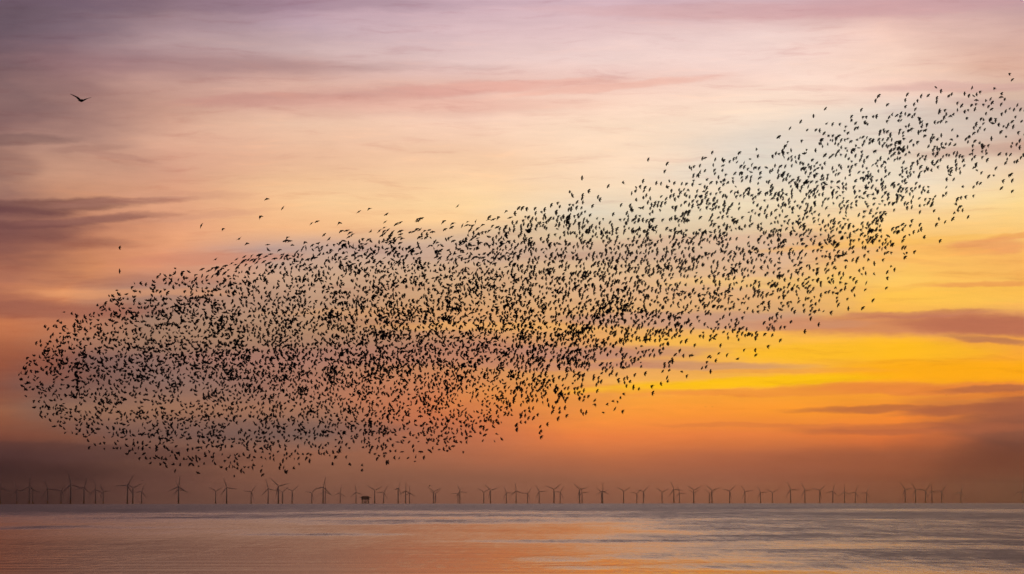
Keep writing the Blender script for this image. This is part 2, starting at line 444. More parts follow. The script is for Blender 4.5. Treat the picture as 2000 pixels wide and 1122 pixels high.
for (u, v, hw, hh, val, st) in PATCH:
    c = sea_hit(u, v)
    up, dn = sea_hit(u, v - hh), sea_hit(u, v + hh)
    if c is None or up is None:
        continue
    b = (up.y - dn.y) / 2
    cy = (up.y + dn.y) / 2
    a = hw / LENS_PX * cy
    dx = mth(T, 'MULTIPLY_ADD', X, 1 / a, -c.x / a)
    dy = mth(T, 'MULTIPLY_ADD', Y, 1 / b, -cy / b)
    q = mth(T, 'ADD', mth(T, 'MULTIPLY', dx, dx), mth(T, 'MULTIPLY', dy, dy))
    q = mth(T, 'MULTIPLY_ADD', ragged, 2.6, q)
    q = mth(T, 'MULTIPLY_ADD', streak, 2.2, q)
    mk = smooth(T, q, 1.5, 4.2, st, 0.0)
    n = T.new('ShaderNodeMix')
    n.data_type = 'FLOAT'
    put(n.inputs[0], mk)
    put(n.inputs[2], ruf)
    n.inputs[3].default_value = float(val)
    ruf = n.outputs[0]
# patchiness inside the ruffled parts
patchy = mth(T, 'ADD', mth(T, 'MULTIPLY', mth(T, 'SUBTRACT', ragged, 0.5), 0.9), mth(T, 'MULTIPLY', mth(T, 'SUBTRACT', ragged_far, 0.5), 1.1))
streak_far = noise(T, mth(T, 'MULTIPLY', X, 1 / 130.0), mth(T, 'MULTIPLY', Y, 1 / 160.0), 1.0, 5.0, 0.65, 33.0)
patchy = mth(T, 'ADD', patchy, mth(T, 'MULTIPLY', mth(T, 'SUBTRACT', streak, 0.5), 1.3))
patchy = mth(T, 'ADD', patchy, mth(T, 'MULTIPLY', mth(T, 'SUBTRACT', streak_far, 0.5), 1.0))
# groups of wavelets, long towards the viewer
gl_n = noise(T, mth(T, 'MULTIPLY', X, 1 / 1.8), mth(T, 'MULTIPLY', Y, 1 / 16.0), 1.0, 3.0, 0.7, 71.0)
gl_f = noise(T, mth(T, 'MULTIPLY', X, 1 / 9.0), mth(T, 'MULTIPLY', Y, 1 / 120.0), 1.0, 4.0, 0.7, 73.0)
patchy = mth(T, 'ADD', patchy, mth(T, 'MULTIPLY', mth(T, 'SUBTRACT', gl_n, 0.5), 1.5))
patchy = mth(T, 'ADD', patchy, mth(T, 'MULTIPLY', mth(T, 'SUBTRACT', gl_f, 0.5), 1.5))
ruf = mth(T, 'ADD', ruf, mth(T, 'MULTIPLY', patchy, smooth(T, ruf, 0.0, 0.6, 0.15, 0.9)), clamp=True)

ripple = noise(T, mth(T, 'MULTIPLY', X, 1 / 2.2), mth(T, 'MULTIPLY', Y, 1 / 1.3), 1.0, 4.0, 0.65, 2.0)
swell = noise(T, mth(T, 'MULTIPLY', X, 1 / 48.0), mth(T, 'MULTIPLY', Y, 1 / 9.0), 1.0, 3.0, 0.5, 6.0)
chop = noise(T, mth(T, 'MULTIPLY', X, 1 / 9.0), mth(T, 'MULTIPLY', Y, 1 / 13.0), 1.0, 3.0, 0.6, 16.0)
hgt = mth(T, 'ADD', mth(T, 'MULTIPLY', ripple, mth(T, 'MULTIPLY_ADD', ruf, 0.36, 0.003)), mth(T, 'MULTIPLY', swell, 0.12))
fine = noise(T, mth(T, 'MULTIPLY', X, 1 / 13.0), mth(T, 'MULTIPLY', Y, 1 / 3.6), 1.0, 3.0, 0.6, 61.0)
hgt = mth(T, 'ADD', hgt, mth(T, 'MULTIPLY', fine, mth(T, 'MULTIPLY_ADD', ruf, 0.10, 0.022)))
hgt = mth(T, 'ADD', hgt, mth(T, 'MULTIPLY', chop, mth(T, 'MULTIPLY', ruf, 1.0)))
bp = T.new('ShaderNodeBump')
bp.inputs['Strength'].default_value = 1.0
bp.inputs['Distance'].default_value = 1.0
t.links.new(hgt, bp.inputs['Height'])
t.links.new(bp.outputs[0], p.inputs['Normal'])
t.links.new(mth(T, 'MULTIPLY_ADD', ruf, 0.30, 0.05), p.inputs['Roughness'])
p.inputs['Base Color'].default_value = (0.012, 0.016, 0.022, 1)
p.inputs['IOR'].default_value = 1.333
me.materials.append(ms)


# ------------------------------------------------------------------ mesh helpers
class MB:
    def __init__(self):
        self.v, self.f = [], []

    def add(self, vs, fs):
        o = len(self.v)
        self.v += [tuple(x) for x in vs]
        self.f += [tuple(i + o for i in f) for f in fs]

    def box(self, lo, hi):
        x0, y0, z0 = lo
        x1, y1, z1 = hi
        self.add([(x0, y0, z0), (x1, y0, z0), (x1, y1, z0), (x0, y1, z0), (x0, y0, z1), (x1, y0, z1), (x1, y1, z1), (x0, y1, z1)],
                 [(0, 3, 2, 1), (4, 5, 6, 7), (0, 1, 5, 4), (1, 2, 6, 5), (2, 3, 7, 6), (3, 0, 4, 7)])

    def loft(self, secs, cap=True):
        n = len(secs[0])
        o = len(self.v)
        for s in secs:
            self.v += [tuple(x) for x in s]
        for i in range(len(secs) - 1):
            for k in range(n):
                k2 = (k + 1) % n
                self.f.append((o + i * n + k, o + i * n + k2, o + (i + 1) * n + k2, o + (i + 1) * n + k))
        if cap:
            self.f.append(tuple(o + k for k in range(n))[::-1])
            self.f.append(tuple(o + (len(secs) - 1) * n + k for k in range(n)))

    def tube(self, p0, p1, r0, r1=None, n=10):
        r1 = r0 if r1 is None else r1
        p0, p1 = Vector(p0), Vector(p1)
        d = (p1 - p0).normalized()
        a = d.orthogonal().normalized()
        b = d.cross(a)
        self.loft([[p0 + (a * math.cos(2 * math.pi * k / n) + b * math.sin(2 * math.pi * k / n)) * r0 for k in range(n)],
                   [p1 + (a * math.cos(2 * math.pi * k / n) + b * math.sin(2 * math.pi * k / n)) * r1 for k in range(n)]])

    def lathe(self, prof, n=16):
        self.loft([[(r * math.cos(2 * math.pi * k / n), r * math.sin(2 * math.pi * k / n), z) for k in range(n)] for r, z in prof])

    def mesh(self, name, m, smooth_=False):
        me_ = bpy.data.meshes.new(name)
        me_.from_pydata(self.v, [], self.f)
        if smooth_:
            me_.polygons.foreach_set('use_smooth', [True] * len(me_.polygons))
        me_.materials.append(m)
        me_.update()
        return me_


def link(name, me_, parent=None, loc=(0, 0, 0)):
    o = bpy.data.objects.new(name, me_)
    COL.objects.link(o)
    if parent is not None:
        o.parent = parent
    o.location = loc
    return o


def empty(name, loc, label, cat, group=None):
    o = bpy.data.objects.new(name, None)
    o.empty_display_size = 1.0
    COL.objects.link(o)
    o.location = loc
    o['label'] = label
    o['category'] = cat
    if group:
        o['group'] = group
    return o


# ------------------------------------------------------------------ wind turbines
HUB_H, BLADE = 82.0, 54.0
b = MB()
b.lathe([(3.1, 18.0), (3.0, 30), (2.8, 48), (2.4, 66), (2.1, HUB_H - 2.2), (1.8, HUB_H - 2.0)], 16)
me_tower = b.mesh('tower', M_paint, True)
b = MB()
b.lathe([(3.1, -14.0), (3.1, 16.0), (3.3, 16.3), (3.3, 18.0)], 16)
me_found = b.mesh('foundation', M_yellow, True)
b = MB()
b.lathe([(5.0, 15.2), (5.0, 15.6)], 16)
for k in range(12):
    a = 2 * math.pi * k / 12
    a2 = 2 * math.pi * (k + 1) / 12
    b.tube((4.9 * math.cos(a), 4.9 * math.sin(a), 15.6), (4.9 * math.cos(a), 4.9 * math.sin(a), 16.8), 0.08, n=4)
    b.tube((4.9 * math.cos(a), 4.9 * math.sin(a), 16.8), (4.9 * math.cos(a2), 4.9 * math.sin(a2), 16.8), 0.08, n=4)
me_deck = b.mesh('service_platform', M_yellow)
b = MB()   # nacelle, long axis y, rotor at -y
prof = [(-3.2, 1.5, 1.6), (-2.2, 1.9, 2.0), (2.0, 2.1, 2.2), (7.5, 2.0, 2.1), (9.3, 1.5, 1.5)]
b.loft([[(sx * w, y, HUB_H + (sz * h)) for sx, sz in ((-1, -.7), (-.7, -1), (.7, -1), (1, -.7), (1, .7), (.7, 1), (-.7, 1), (-1, .7))] for y, w, h in prof])
me_nac = b.mesh('nacelle', M_paint)
b = MB()
b.loft([[(r * math.cos(2 * math.pi * k / 12), y, r * math.sin(2 * math.pi * k / 12)) for k in range(12)]
        for y, r in ((1.0, 1.7), (0.0, 1.9), (-1.4, 1.7), (-2.4, 1.0), (-2.9, 0.25))])
me_hub = b.mesh('hub', M_paint, True)
b = MB()   # blade along +z from the hub, chord in x
secs = []
for s, ch, th, tw in ((1.2, 2.4, 2.2, 80), (4, 2.6, 2.0, 60), (9, 4.2, 1.2, 22), (16, 3.7, .9, 13), (28, 2.8, .6, 7), (40, 2.0, .38, 3), (50, 1.3, .2, 0), (BLADE, .35, .08, 0)):
    ca, sa = math.cos(R(tw)), math.sin(R(tw))
    ring = []
    for (cx, cy) in ((-.3, 0), (-.12, .5), (.15, .45), (.7, 0), (.15, -.35), (-.12, -.45)):
        x_, y_ = cx * ch * 1.15, cy * th * 1.1
        ring.append((x_ * ca - y_ * sa, x_ * sa + y_ * ca, s))
    secs.append(ring)
b.loft(secs)
me_blade = b.mesh('blade', M_paint, True)

TURB = [  # hub pixel u, v, angle of one blade (degrees, anticlockwise from the right), yaw
    (0.8, 951.6, 98, 12), (33.2, 956.4, 113, 10), (57.3, 950.2, 87, 8), (64.4, 957.2, 115, 10), (93.4, 954, 116, 12),
    (119.4, 957.6, 57, 10), (138.2, 946, 104, 8), (164.2, 951.6, 75, 12), (186.6, 955.6, 98, 12), (201.6, 958.8, 122, 14),
    (249, 948, 62, 8), (259.6, 952.6, 27, 10), (276.6, 959.6, 70, 10), (349, 950.2, 85, 8), (348.4, 955.4, 107, 10),
    (421.2, 959, 30, 12), (442.8, 952, 111, 8), (490.5, 960.4, 54, 12), (523.8, 954.4, 106, 10), (543.7, 949.6, 16, 5),
    (551.6, 960.8, 40, 12), (570.5, 958.8, 38, 10), (608.8, 962.8, 48, 12), (631.2, 951.4, 77, 5), (635.4, 960, 88, 12),
    (664.5, 962.8, 82, 10), (695.4, 961.6, 100, 14), (731.8, 958, 28, 8), (749.5, 962.4, 60, 10), (777.6, 954.4, 70, 62),
    (792.2, 959.2, 90, 14), (799.8, 963.2, 91, 14), (846.8, 960.4, 25, 10), (850.2, 964.4, 38, 14), (894.6, 964.8, 60, 16),
    (898.2, 960.8, 112, 10), (945, 962, 30, 12), (957.8, 958.2, 17, 10), (989, 963.2, 118, 14), (1008, 959.6, 100, 14),
    (1030.4, 964.8, 55, 14), (1053, 960.8, 122, 12), (1081.8, 956.8, 37, 8), (1094, 962, 60, 14), (1132, 957.4, 16, 8),
    (1136.8, 962.4, 117, 14), (1177, 960, 90, 12), (1175.2, 963, 20, 14), (1218, 960.6, 30, 12), (1243.4, 965.6, 45, 16),
    (1256.4, 961.6, 45, 16), (1293, 962.8, 26, 14), (1316, 957.2, 114, 14), (1327, 964, 110, 16), (1355, 958.8, 27, 10),
    (1354.6, 964.5, 28, 12), (1385.6, 965.2, 22, 16), (1390.4, 959.6, 20, 12), (1425, 960.8, 44, 10), (1455, 961.6, 127, 14),
    (1485.2, 963.6, 122, 16), (1508.4, 964, 30, 14), (1544, 958.2, 117, 10), (1572, 959.2, 120, 14), (1601, 960, 43, 12),
    (1626.4, 961.6, 77, 14), (1649.3, 963, 95, 14), (1670.4, 964, 69, 16), (1692, 964.8, 66, 16), (1767.6, 958.4, 127, 10),
    (1788, 959.2, 123, 14), (1807.4, 961, 53, 14), (1820, 961.6, 103, 30), (1838.8, 962.8, 52, 14), (1876.4, 964.4, 73, 14),
    (1996.6, 961.6, 92, 12),
]
TURB.sort()
ORD = ['zeroth', 'first', 'second', 'third', 'fourth', 'fifth', 'sixth', 'seventh', 'eighth', 'ninth', 'tenth', 'eleventh', 'twelfth',
       'thirteenth', 'fourteenth', 'fifteenth', 'sixteenth', 'seventeenth', 'eighteenth', 'nineteenth', 'twentieth', 'twenty-first',
       'twenty-second', 'twenty-third', 'twenty-fourth', 'twenty-fifth', 'twenty-sixth', 'twenty-seventh', 'twenty-eighth', 'twenty-ninth',
       'thirtieth']
n_left = sum(1 for q in TURB if q[0] < 713)          # turbines left of the offshore platform
n_gap = sum(1 for q in TURB if q[0] < 1730)          # turbines left of the wide gap on the right


def place_words(i):
    if i < 14:
        return f'{ORD[i + 1]} from the left edge'
    if i < n_left:
        return f'{ORD[n_left - i]} left of the platform'
    if i < n_left + 20:
        return f'{ORD[i - n_left + 1]} right of the platform'
    if i < n_gap:
        return f'{ORD[n_gap - i]} left of the wide gap'
    if i == len(TURB) - 1:
        return 'at the right edge'
    return f'{ORD[i - n_gap + 1]} right of the wide gap'


def dist_for(hh):
    """distance at which a hub stands hh photo pixels above the sea horizon"""
    lo, hi = 11500.0, 28000.0
    h0 = math.sqrt(2 * EARTH * CAM_H)
    for _ in range(40):
        m_ = (lo + hi) / 2
        vis = HUB_H - (m_ - h0) ** 2 / (2 * EARTH)
        if vis / m_ > hh / LENS_PX:
            lo = m_
        else:
            hi = m_
    return (lo + hi) / 2


TNAME = []
for i, (u, v, ang, yaw) in enumerate(TURB):
    hor = 983.4 + 1.9 * u / 2000.0
    d = dist_for(hor - v)
    dr = ray(u, v)
    hd = math.hypot(dr.x, dr.y)
    x, y = dr.x / hd * d, dr.y / hd * d
    z = -d * d / (2 * EARTH)
    amin = min((ang + k * 120 - 90) % 360 for k in range(3))
    up = min(abs(((ang + k * 120 - 90 + 180) % 360) - 180) for k in range(3))
    sg = [((ang + k * 120 - 90 + 180) % 360) - 180 for k in range(3)]
    lean = min(sg, key=abs)
    if up < 9:
        pose = 'one blade upright'
    elif up < 40:
        pose = 'top blade leaning ' + ('left' if lean > 0 else 'right')
    else:
        pose = 'rotor in a Y shape'
    size = 'Tall dark' if hor - v > 31 else ('Mid-sized' if hor - v > 24.5 else 'Small hazy')
    lab = f'{size} wind turbine, {pose}, {place_words(i)}'
    root = empty('wind_turbine', (x, y, z), lab, 'wind turbine', 'wind turbines along the horizon')
    root.rotation_euler = (0, 0, -math.atan2(x, y) + R(yaw))
    link('foundation', me_found, root)
    link('service_platform', me_deck, root)
    link('tower', me_tower, root)
    link('nacelle', me_nac, root)
    hub = link('hub', me_hub, root, (0, -4.2, HUB_H))
    for k in range(3):
        bl = link('blade', me_blade, hub, (0, 0, 0))
        # blade's own axis is +z (up in the picture)
        bl.rotation_euler = (0, R(90 - (ang + 120 * k)), 0)

# ------------------------------------------------------------------ offshore substation
c = ray(713.6, 984.0)
PD = 12600.0
hd = math.hypot(c.x, c.y)
plat = empty('offshore_platform', (c.x / hd * PD, c.y / hd * PD, -PD * PD / (2 * EARTH)),
             'dark boxy offshore substation platform on jacket legs among the turbines', 'offshore platform')
plat.scale = (1.12, 1.12, 1.12)
plat.rotation_euler = (0, 0, -math.atan2(c.x, c.y) + R(8))
for sx in (-1, 1):
    for sy in (-1, 1):
        b = MB()
        b.tube((sx * 13.0, sy * 9.0, -12), (sx * 10.5, sy * 7.5, 15.5), 1.1, 1.0, 12)
        link('leg', b.mesh('leg', M_yellow, True), plat)
for (p0, p1) in (((-12.4, -8.6, -2), (10.8, -7.6, 13)), ((12.4, -8.6, -2), (-10.8, -7.6, 13)), ((-12.4, 8.6, -2), (10.8, 7.6, 13)),
                 ((12.4, 8.6, -2), (-10.8, 7.6, 13)), ((-12.4, -8.6, -1), (-10.8, 7.6, 13)), ((12.4, 8.6, -1), (10.8, -7.6, 13))):
    b = MB()
    b.tube(p0, p1, 0.5, n=8)
    link('brace', b.mesh('brace', M_yellow, True), plat)
b = MB()
for k in range(5):
    b.tube((-3.5 + k * 1.7, -2, -8), (-3.5 + k * 1.7, -2, 15.4), 0.45, n=8)
link('cable_tube', b.mesh('cable_tube', M_steel, True), plat)['kind'] = 'stuff'
for nm, lo, hi in (('cellar_deck', (-14.5, -10, 15.5), (14.5, 10, 17.2)), ('main_deck', (-13.0, -10.5, 17.2), (13.0, 10.5, 19.2)),
                   ('control_module', (-14.2, -9.5, 19.2), (14.2, 9.5, 22.6)), ('upper_deck', (-18.6, -11.5, 22.6), (19.4, 11.5, 24.0)),
                   ('transformer_module', (-14.8, -9.0, 24.0), (14.6, 9.0, 26.8)), ('roof', (-12.6, -9.4, 26.8), (13.2, 9.4, 28.4))):
    b = MB()
    b.box(lo, hi)
    link(nm, b.mesh(nm, M_steel), plat)
b = MB()
b.tube((6, 3, 28.4), (6, 3, 30.6), 0.8, n=10)
cr_ = link('crane', b.mesh('crane', M_steel, True), plat)
b = MB()
b.tube((6, 3, 30.2), (-6, 0, 30.0), 0.35, 0.2, 6)
link('boom', b.mesh('boom', M_steel, True), cr_)
b = MB()
b.box((-22.5, -5, 23.0), (-18.6, 5, 23.5))
link('helideck_edge', b.mesh('helideck_edge', M_steel), plat)


# ------------------------------------------------------------------ birds
def bird_mesh(name, m, L=0.225, span=0.37, body_r=0.049, inner=5.0, outer=0.0, sweep=0.35, fold=1.0, chord=0.118, tail=0.044,
              inner_r=None, outer_r=None, neck=1.0, tip_w=0.25):
    """one closed mesh: a six-sided body with both wings grown out of its sides; flies along +x, wings along y"""
    vs, fs = [], []
    stations = [(0.52, 0.03, 0.03, .0), (0.40, 0.55 * neck, 0.6 * neck, .02), (0.22, 0.95, 0.95, .0), (0.03, 1.0, 1.0, .0),
                (-0.17, 0.75, 0.72, .0), (-0.33, 0.42, 0.32, .0), (-0.50, tail / body_r, 0.10, .0)]
    angs = [30, 90, 150, 210, 270, 330]     # 330-30 is the right flank (y<0), 150-210 the left
    for (fx, wy, hz, dz) in stations:
        for a in angs:
            vs.append((fx * L, -math.cos(R(a)) * body_r * wy, math.sin(R(a)) * body_r * hz + dz * body_r))
    n = 6
    for i in range(len(stations) - 1):
        for k in range(n):
            k2 = (k + 1) % n
            if i in (2, 3) and k in (5, 2):     # where the wings grow
                continue
            fs.append((i * n + k, (i + 1) * n + k, (i + 1) * n + k2, i * n + k2))
    fs.append(tuple(range(n)))
    fs.append(tuple((len(stations) - 1) * n + k for k in range(n))[::-1])
    half = span / 2
    for side, (ki, kl), inn, out in ((-1, (0, 5), inner_r if inner_r is not None else inner, outer_r if outer_r is not None else outer),
                                     (1, (2, 3), inner, outer)):
        # root loop on the body: front-top, mid-top, back-top, back-bottom, mid-bottom, front-bottom
        loop = [2 * n + ki, 3 * n + ki, 4 * n + ki, 4 * n + kl, 3 * n + kl, 2 * n + kl]
        y0 = body_r * 0.85
        pos = [(0.40, inn), (0.75, out), (1.0, out)]
        py, pz, ps = y0, 0.0, 0.0
        for j, (s, dih) in enumerate(pos):
            seg = (s - ps) * (half - y0) * fold
            py += seg * math.cos(R(dih))
            pz += seg * math.sin(R(dih))
            ps = s
            if j == 0:
                le, ce = 0.22 * L + chord * 0.28 * (1 - sweep), chord * 1.08
            elif j == 1:
                le, ce = 0.22 * L + chord * (0.15 - 1.0 * sweep), chord * 0.78
            else:
                le, ce = 0.22 * L - chord * (0.05 + 2.1 * sweep), chord * tip_w
            th = 0.006 * L / 0.21 * (1 - 0.7 * s)
            o = len(vs)
            for fx, tz in ((0, .4), (.45, 1), (1, .3), (1, -.3), (.45, -1), (0, -.4)):
                vs.append((le - ce * fx, side * py, pz + tz * th))
            new = list(range(o, o + 6))
            for k in range(6):
                k2 = (k + 1) % 6
                q = (loop[k], loop[k2], new[k2], new[k])
                fs.append(q if side > 0 else q[::-1])
            loop = new
        fs.append(tuple(loop) if side > 0 else tuple(loop[::-1]))
    me_ = bpy.data.meshes.new(name)
    me_.from_pydata(vs, [], fs)
    me_.materials.append(m)
    me_.polygons.foreach_set('use_smooth', [True] * len(me_.polygons))
    me_.update()
    return me_


V_SPEC = [dict(inner=8, outer=0), dict(inner=22, outer=8), dict(inner=45, outer=25), dict(inner=65, outer=48, sweep=.3),
          dict(inner=-12, outer=-28), dict(inner=-35, outer=-50), dict(inner=5, outer=0, sweep=.75, fold=.78),
          dict(inner=15, outer=-10, sweep=.9, fold=.62), dict(inner=0, outer=0, sweep=.15, fold=1.0), dict(inner=30, outer=0, sweep=.55, fold=.9)]
BM = [bird_mesh('starling', M_bird, **s) for s in V_SPEC]
BV = []
for me_ in BM:
    co = np.empty(len(me_.vertices) * 3, dtype=np.float32)
    me_.vertices.foreach_get('co', co)
    BV.append((co.reshape(-1, 3), [tuple(p_.vertices) for p_ in me_.polygons]))

# outline of the flock in the photo and how densely it flies (birds per 1000 square photo pixels)
TOP = [(38, 731), (48, 705), (60, 688), (75, 664), (90, 640), (125, 612), (170, 606), (210, 582), (260, 556), (310, 538), (345, 527), (400, 524), (450, 508),
       (500, 495), (550, 480), (600, 464), (650, 452), (700, 442), (750, 436), (800, 432), (850, 430), (900, 432), (950, 427), (1000, 410),
       (1050, 405), (1100, 396), (1150, 388), (1200, 374), (1250, 362), (1300, 348), (1350, 322), (1400, 303), (1450, 305), (1480, 290),
       (1520, 272), (1560, 250), (1600, 243), (1650, 236), (1700, 208), (1750, 212), (1800, 195), (1850, 185), (1900, 180), (1950, 175), (2040, 180)]
BOT = [(38, 740), (48, 778), (60, 792), (90, 822), (125, 846), (170, 870), (210, 878), (250, 887), (300, 903), (340, 916), (390, 920), (450, 922), (510, 921),
       (560, 916), (620, 908), (660, 903), (705, 900), (750, 900), (800, 893), (830, 890), (880, 878), (910, 874), (950, 860), (1000, 838),
       (1050, 826), (1080, 812), (1130, 802), (1180, 796), (1215, 780), (1250, 758), (1300, 742), (1340, 730), (1385, 715), (1440, 690),
       (1475, 675), (1500, 660), (1530, 648), (1570, 633), (1600, 620), (1660, 588), (1690, 560), (1740, 520), (1785, 480), (1810, 460),
       (1840, 435), (1890, 395), (1930, 345), (1975, 340), (2040, 300)]
ROWS = [175 + 50 * i for i in range(16)]
DENS = {50: {625: 4, 675: 5.5, 725: 6, 775: 5.5, 825: 3.5}, 150: {575: 4.5, 625: 6.5, 675: 7, 725: 7, 775: 6.5, 825: 5.5, 875: 3},
        250: {525: 5, 575: 7, 625: 8, 675: 8, 725: 7, 775: 6.5, 825: 5.5, 875: 3},
        350: {525: 4.5, 575: 7, 625: 8.5, 675: 10, 725: 8, 775: 6, 825: 7, 875: 5, 925: 2},
        450: {475: 1.5, 525: 6.5, 575: 8, 625: 10.5, 675: 9.5, 725: 10.5, 775: 9, 825: 6, 875: 5.5, 925: 2.5},
        550: {475: 2.5, 525: 8, 575: 9, 625: 9.5, 675: 10.5, 725: 10.5, 775: 9, 825: 7, 875: 6, 925: 2.5},
        650: {425: .6, 475: 2.8, 525: 8, 575: 10, 625: 11, 675: 12, 725: 12, 775: 9, 825: 7, 875: 5, 925: 1.2},
        750: {425: 1, 475: 4, 525: 9, 575: 10, 625: 11.5, 675: 13, 725: 12, 775: 9, 825: 7, 875: 5, 925: 1},
        850: {425: 1.4, 475: 5, 525: 8.5, 575: 10, 625: 12, 675: 13.5, 725: 12, 775: 9, 825: 6, 875: 3.2},
        950: {425: 2.4, 475: 7, 525: 9.5, 575: 11, 625: 13, 675: 13.5, 725: 11, 775: 8.5, 825: 5, 875: 1.2},
        1050: {375: .5, 425: 4.2, 475: 8, 525: 10, 575: 11, 625: 12.5, 675: 12, 725: 9.5, 775: 7, 825: 3},
        1150: {375: 1, 425: 4.8, 475: 8, 525: 9, 575: 10.5, 625: 12, 675: 12, 725: 8, 775: 4, 825: 1},
        1250: {325: .3, 375: 2.5, 425: 6.5, 475: 8.5, 525: 9.5, 575: 10.5, 625: 11, 675: 8, 725: 3.8, 775: 1.5},
        1350: {325: 1.5, 375: 4.5, 425: 7, 475: 8, 525: 9, 575: 9.5, 625: 9, 675: 4.5, 725: 1.5},
        1450: {275: .8, 325: 4, 375: 6, 425: 7.5, 475: 8, 525: 8, 575: 9, 625: 7, 675: 2},
        1550: {225: .5, 275: 3.5, 325: 6.2, 375: 6.5, 425: 7.5, 475: 7.5, 525: 7.5, 575: 7, 625: 2.8},
        1650: {225: 2, 275: 5, 325: 7, 375: 8.5, 425: 8, 475: 7, 525: 6, 575: 3.5, 625: 1},
        1750: {175: .8, 225: 3, 275: 5, 325: 7, 375: 8.5, 425: 7, 475: 3.8, 525: 1},
        1850: {175: 1.6, 225: 2.8, 275: 4.5, 325: 5.5, 375: 4.5, 425: 2, 475: .5},
        1950: {125: .5, 175: 1.5, 225: 3.2, 275: 3.8, 325: 2.5, 375: 1}}
grid = np.zeros((16, 20))
for cx, dd in DENS.items():
    for ry, val in dd.items():
        if ry >= 175:
            grid[(ry - 175) // 50, (cx - 50) // 100] = val


# smooth random field for streaks, knots and holes in the flock
nrng = np.random.RandomState(5)
lat = nrng.rand(64, 128)


def vnoise(x, y):
    i, j = int(math.floor(y)), int(math.floor(x))
    fy, fx = y - i, x - j
    fy, fx = fy * fy * (3 - 2 * fy), fx * fx * (3 - 2 * fx)
    g = lambda a, b_: lat[a % 64, b_ % 128]
    return (g(i, j) * (1 - fy) * (1 - fx) + g(i + 1, j) * fy * (1 - fx) + g(i, j + 1) * (1 - fy) * fx + g(i + 1, j + 1) * fy * fx)


def density(u, v):
    gx = min(max((u - 50) / 100, 0), 18.999)
    gy = min(max((v - 175) / 50, 0), 14.999)
    i, j = int(gy), int(gx)
    fy, fx = gy - i, gx - j
    d_ = (grid[i, j] * (1 - fy) * (1 - fx) + grid[i + 1, j] * fy * (1 - fx) + grid[i, j + 1] * (1 - fy) * fx + grid[i + 1, j + 1] * fy * fx)
    t_ = np.interp(u, [q[0] for q in TOP], [q[1] for q in TOP])
    b_ = np.interp(u, [q[0] for q in BOT], [q[1] for q in BOT])
    t_ += 16.0 * (vnoise(u / 22.0, 3.3) - 0.45)
    b_ += 22.0 * (vnoise(u / 26.0, 7.7) - 0.62)
    if v < t_ or v > b_ or u < 38:
        return 0.0
    d_ *= float(np.interp(u, [0, 700, 1100, 1500, 2000], [1.65, 1.55, 1.15, 0.86, 0.82]))
    lo = 6.0 if u < 500 else 1.0
    return max(d_, lo) * min(1.0, 0.55 + (b_ - v) / 40.0) * min(1.0, (0.65 if u < 500 else 0.4) + (v - t_) / 40.0)


pts = []
occ = {}


def crowded(u, v, r_=5.0):
    for di in (-1, 0, 1):
        for dj in (-1, 0, 1):
            for q in occ.get((int(u // 8) + di, int(v // 8) + dj), ()):
                if (q[0] - u) ** 2 + (q[1] - v) ** 2 < r_ * r_:
                    return True
    return False


def place(u, v):
    if crowded(u, v) and rnd.random() < 0.55:
        return
    pts.append((u, v))
    occ.setdefault((int(u // 8), int(v // 8)), []).append((u, v))


goal = sum(density(u, v) for u in range(35, 2006, 10) for v in range(150, 935, 10)) * 0.1 * 1.6
while len(pts) < goal:
    u, v = rnd.uniform(30, 2006), rnd.uniform(150, 935)
    dn = density(u, v)
    if dn <= 0:
        continue
    k = vnoise(u / 38.0, v / 26.0) * 0.5 + vnoise(u / 15.0 + 40, v / 11.0 + 9) * 0.5
    k = 0.42 + 1.15 * max(0.0, (k - 0.2)) / 0.6
    if rnd.random() * 28.0 < dn * k:
        place(u, v)
        r0 = rnd.random()
        if r0 < 0.25:           # a companion close by
            a = rnd.uniform(0, 2 * math.pi)
            rr = rnd.uniform(6.5, 10.5)
            place(u + rr * math.cos(a), v + rr * math.sin(a))
            if r0 < 0.10:
                place(u - rr * math.cos(a + .4), v - rr * math.sin(a + .4))

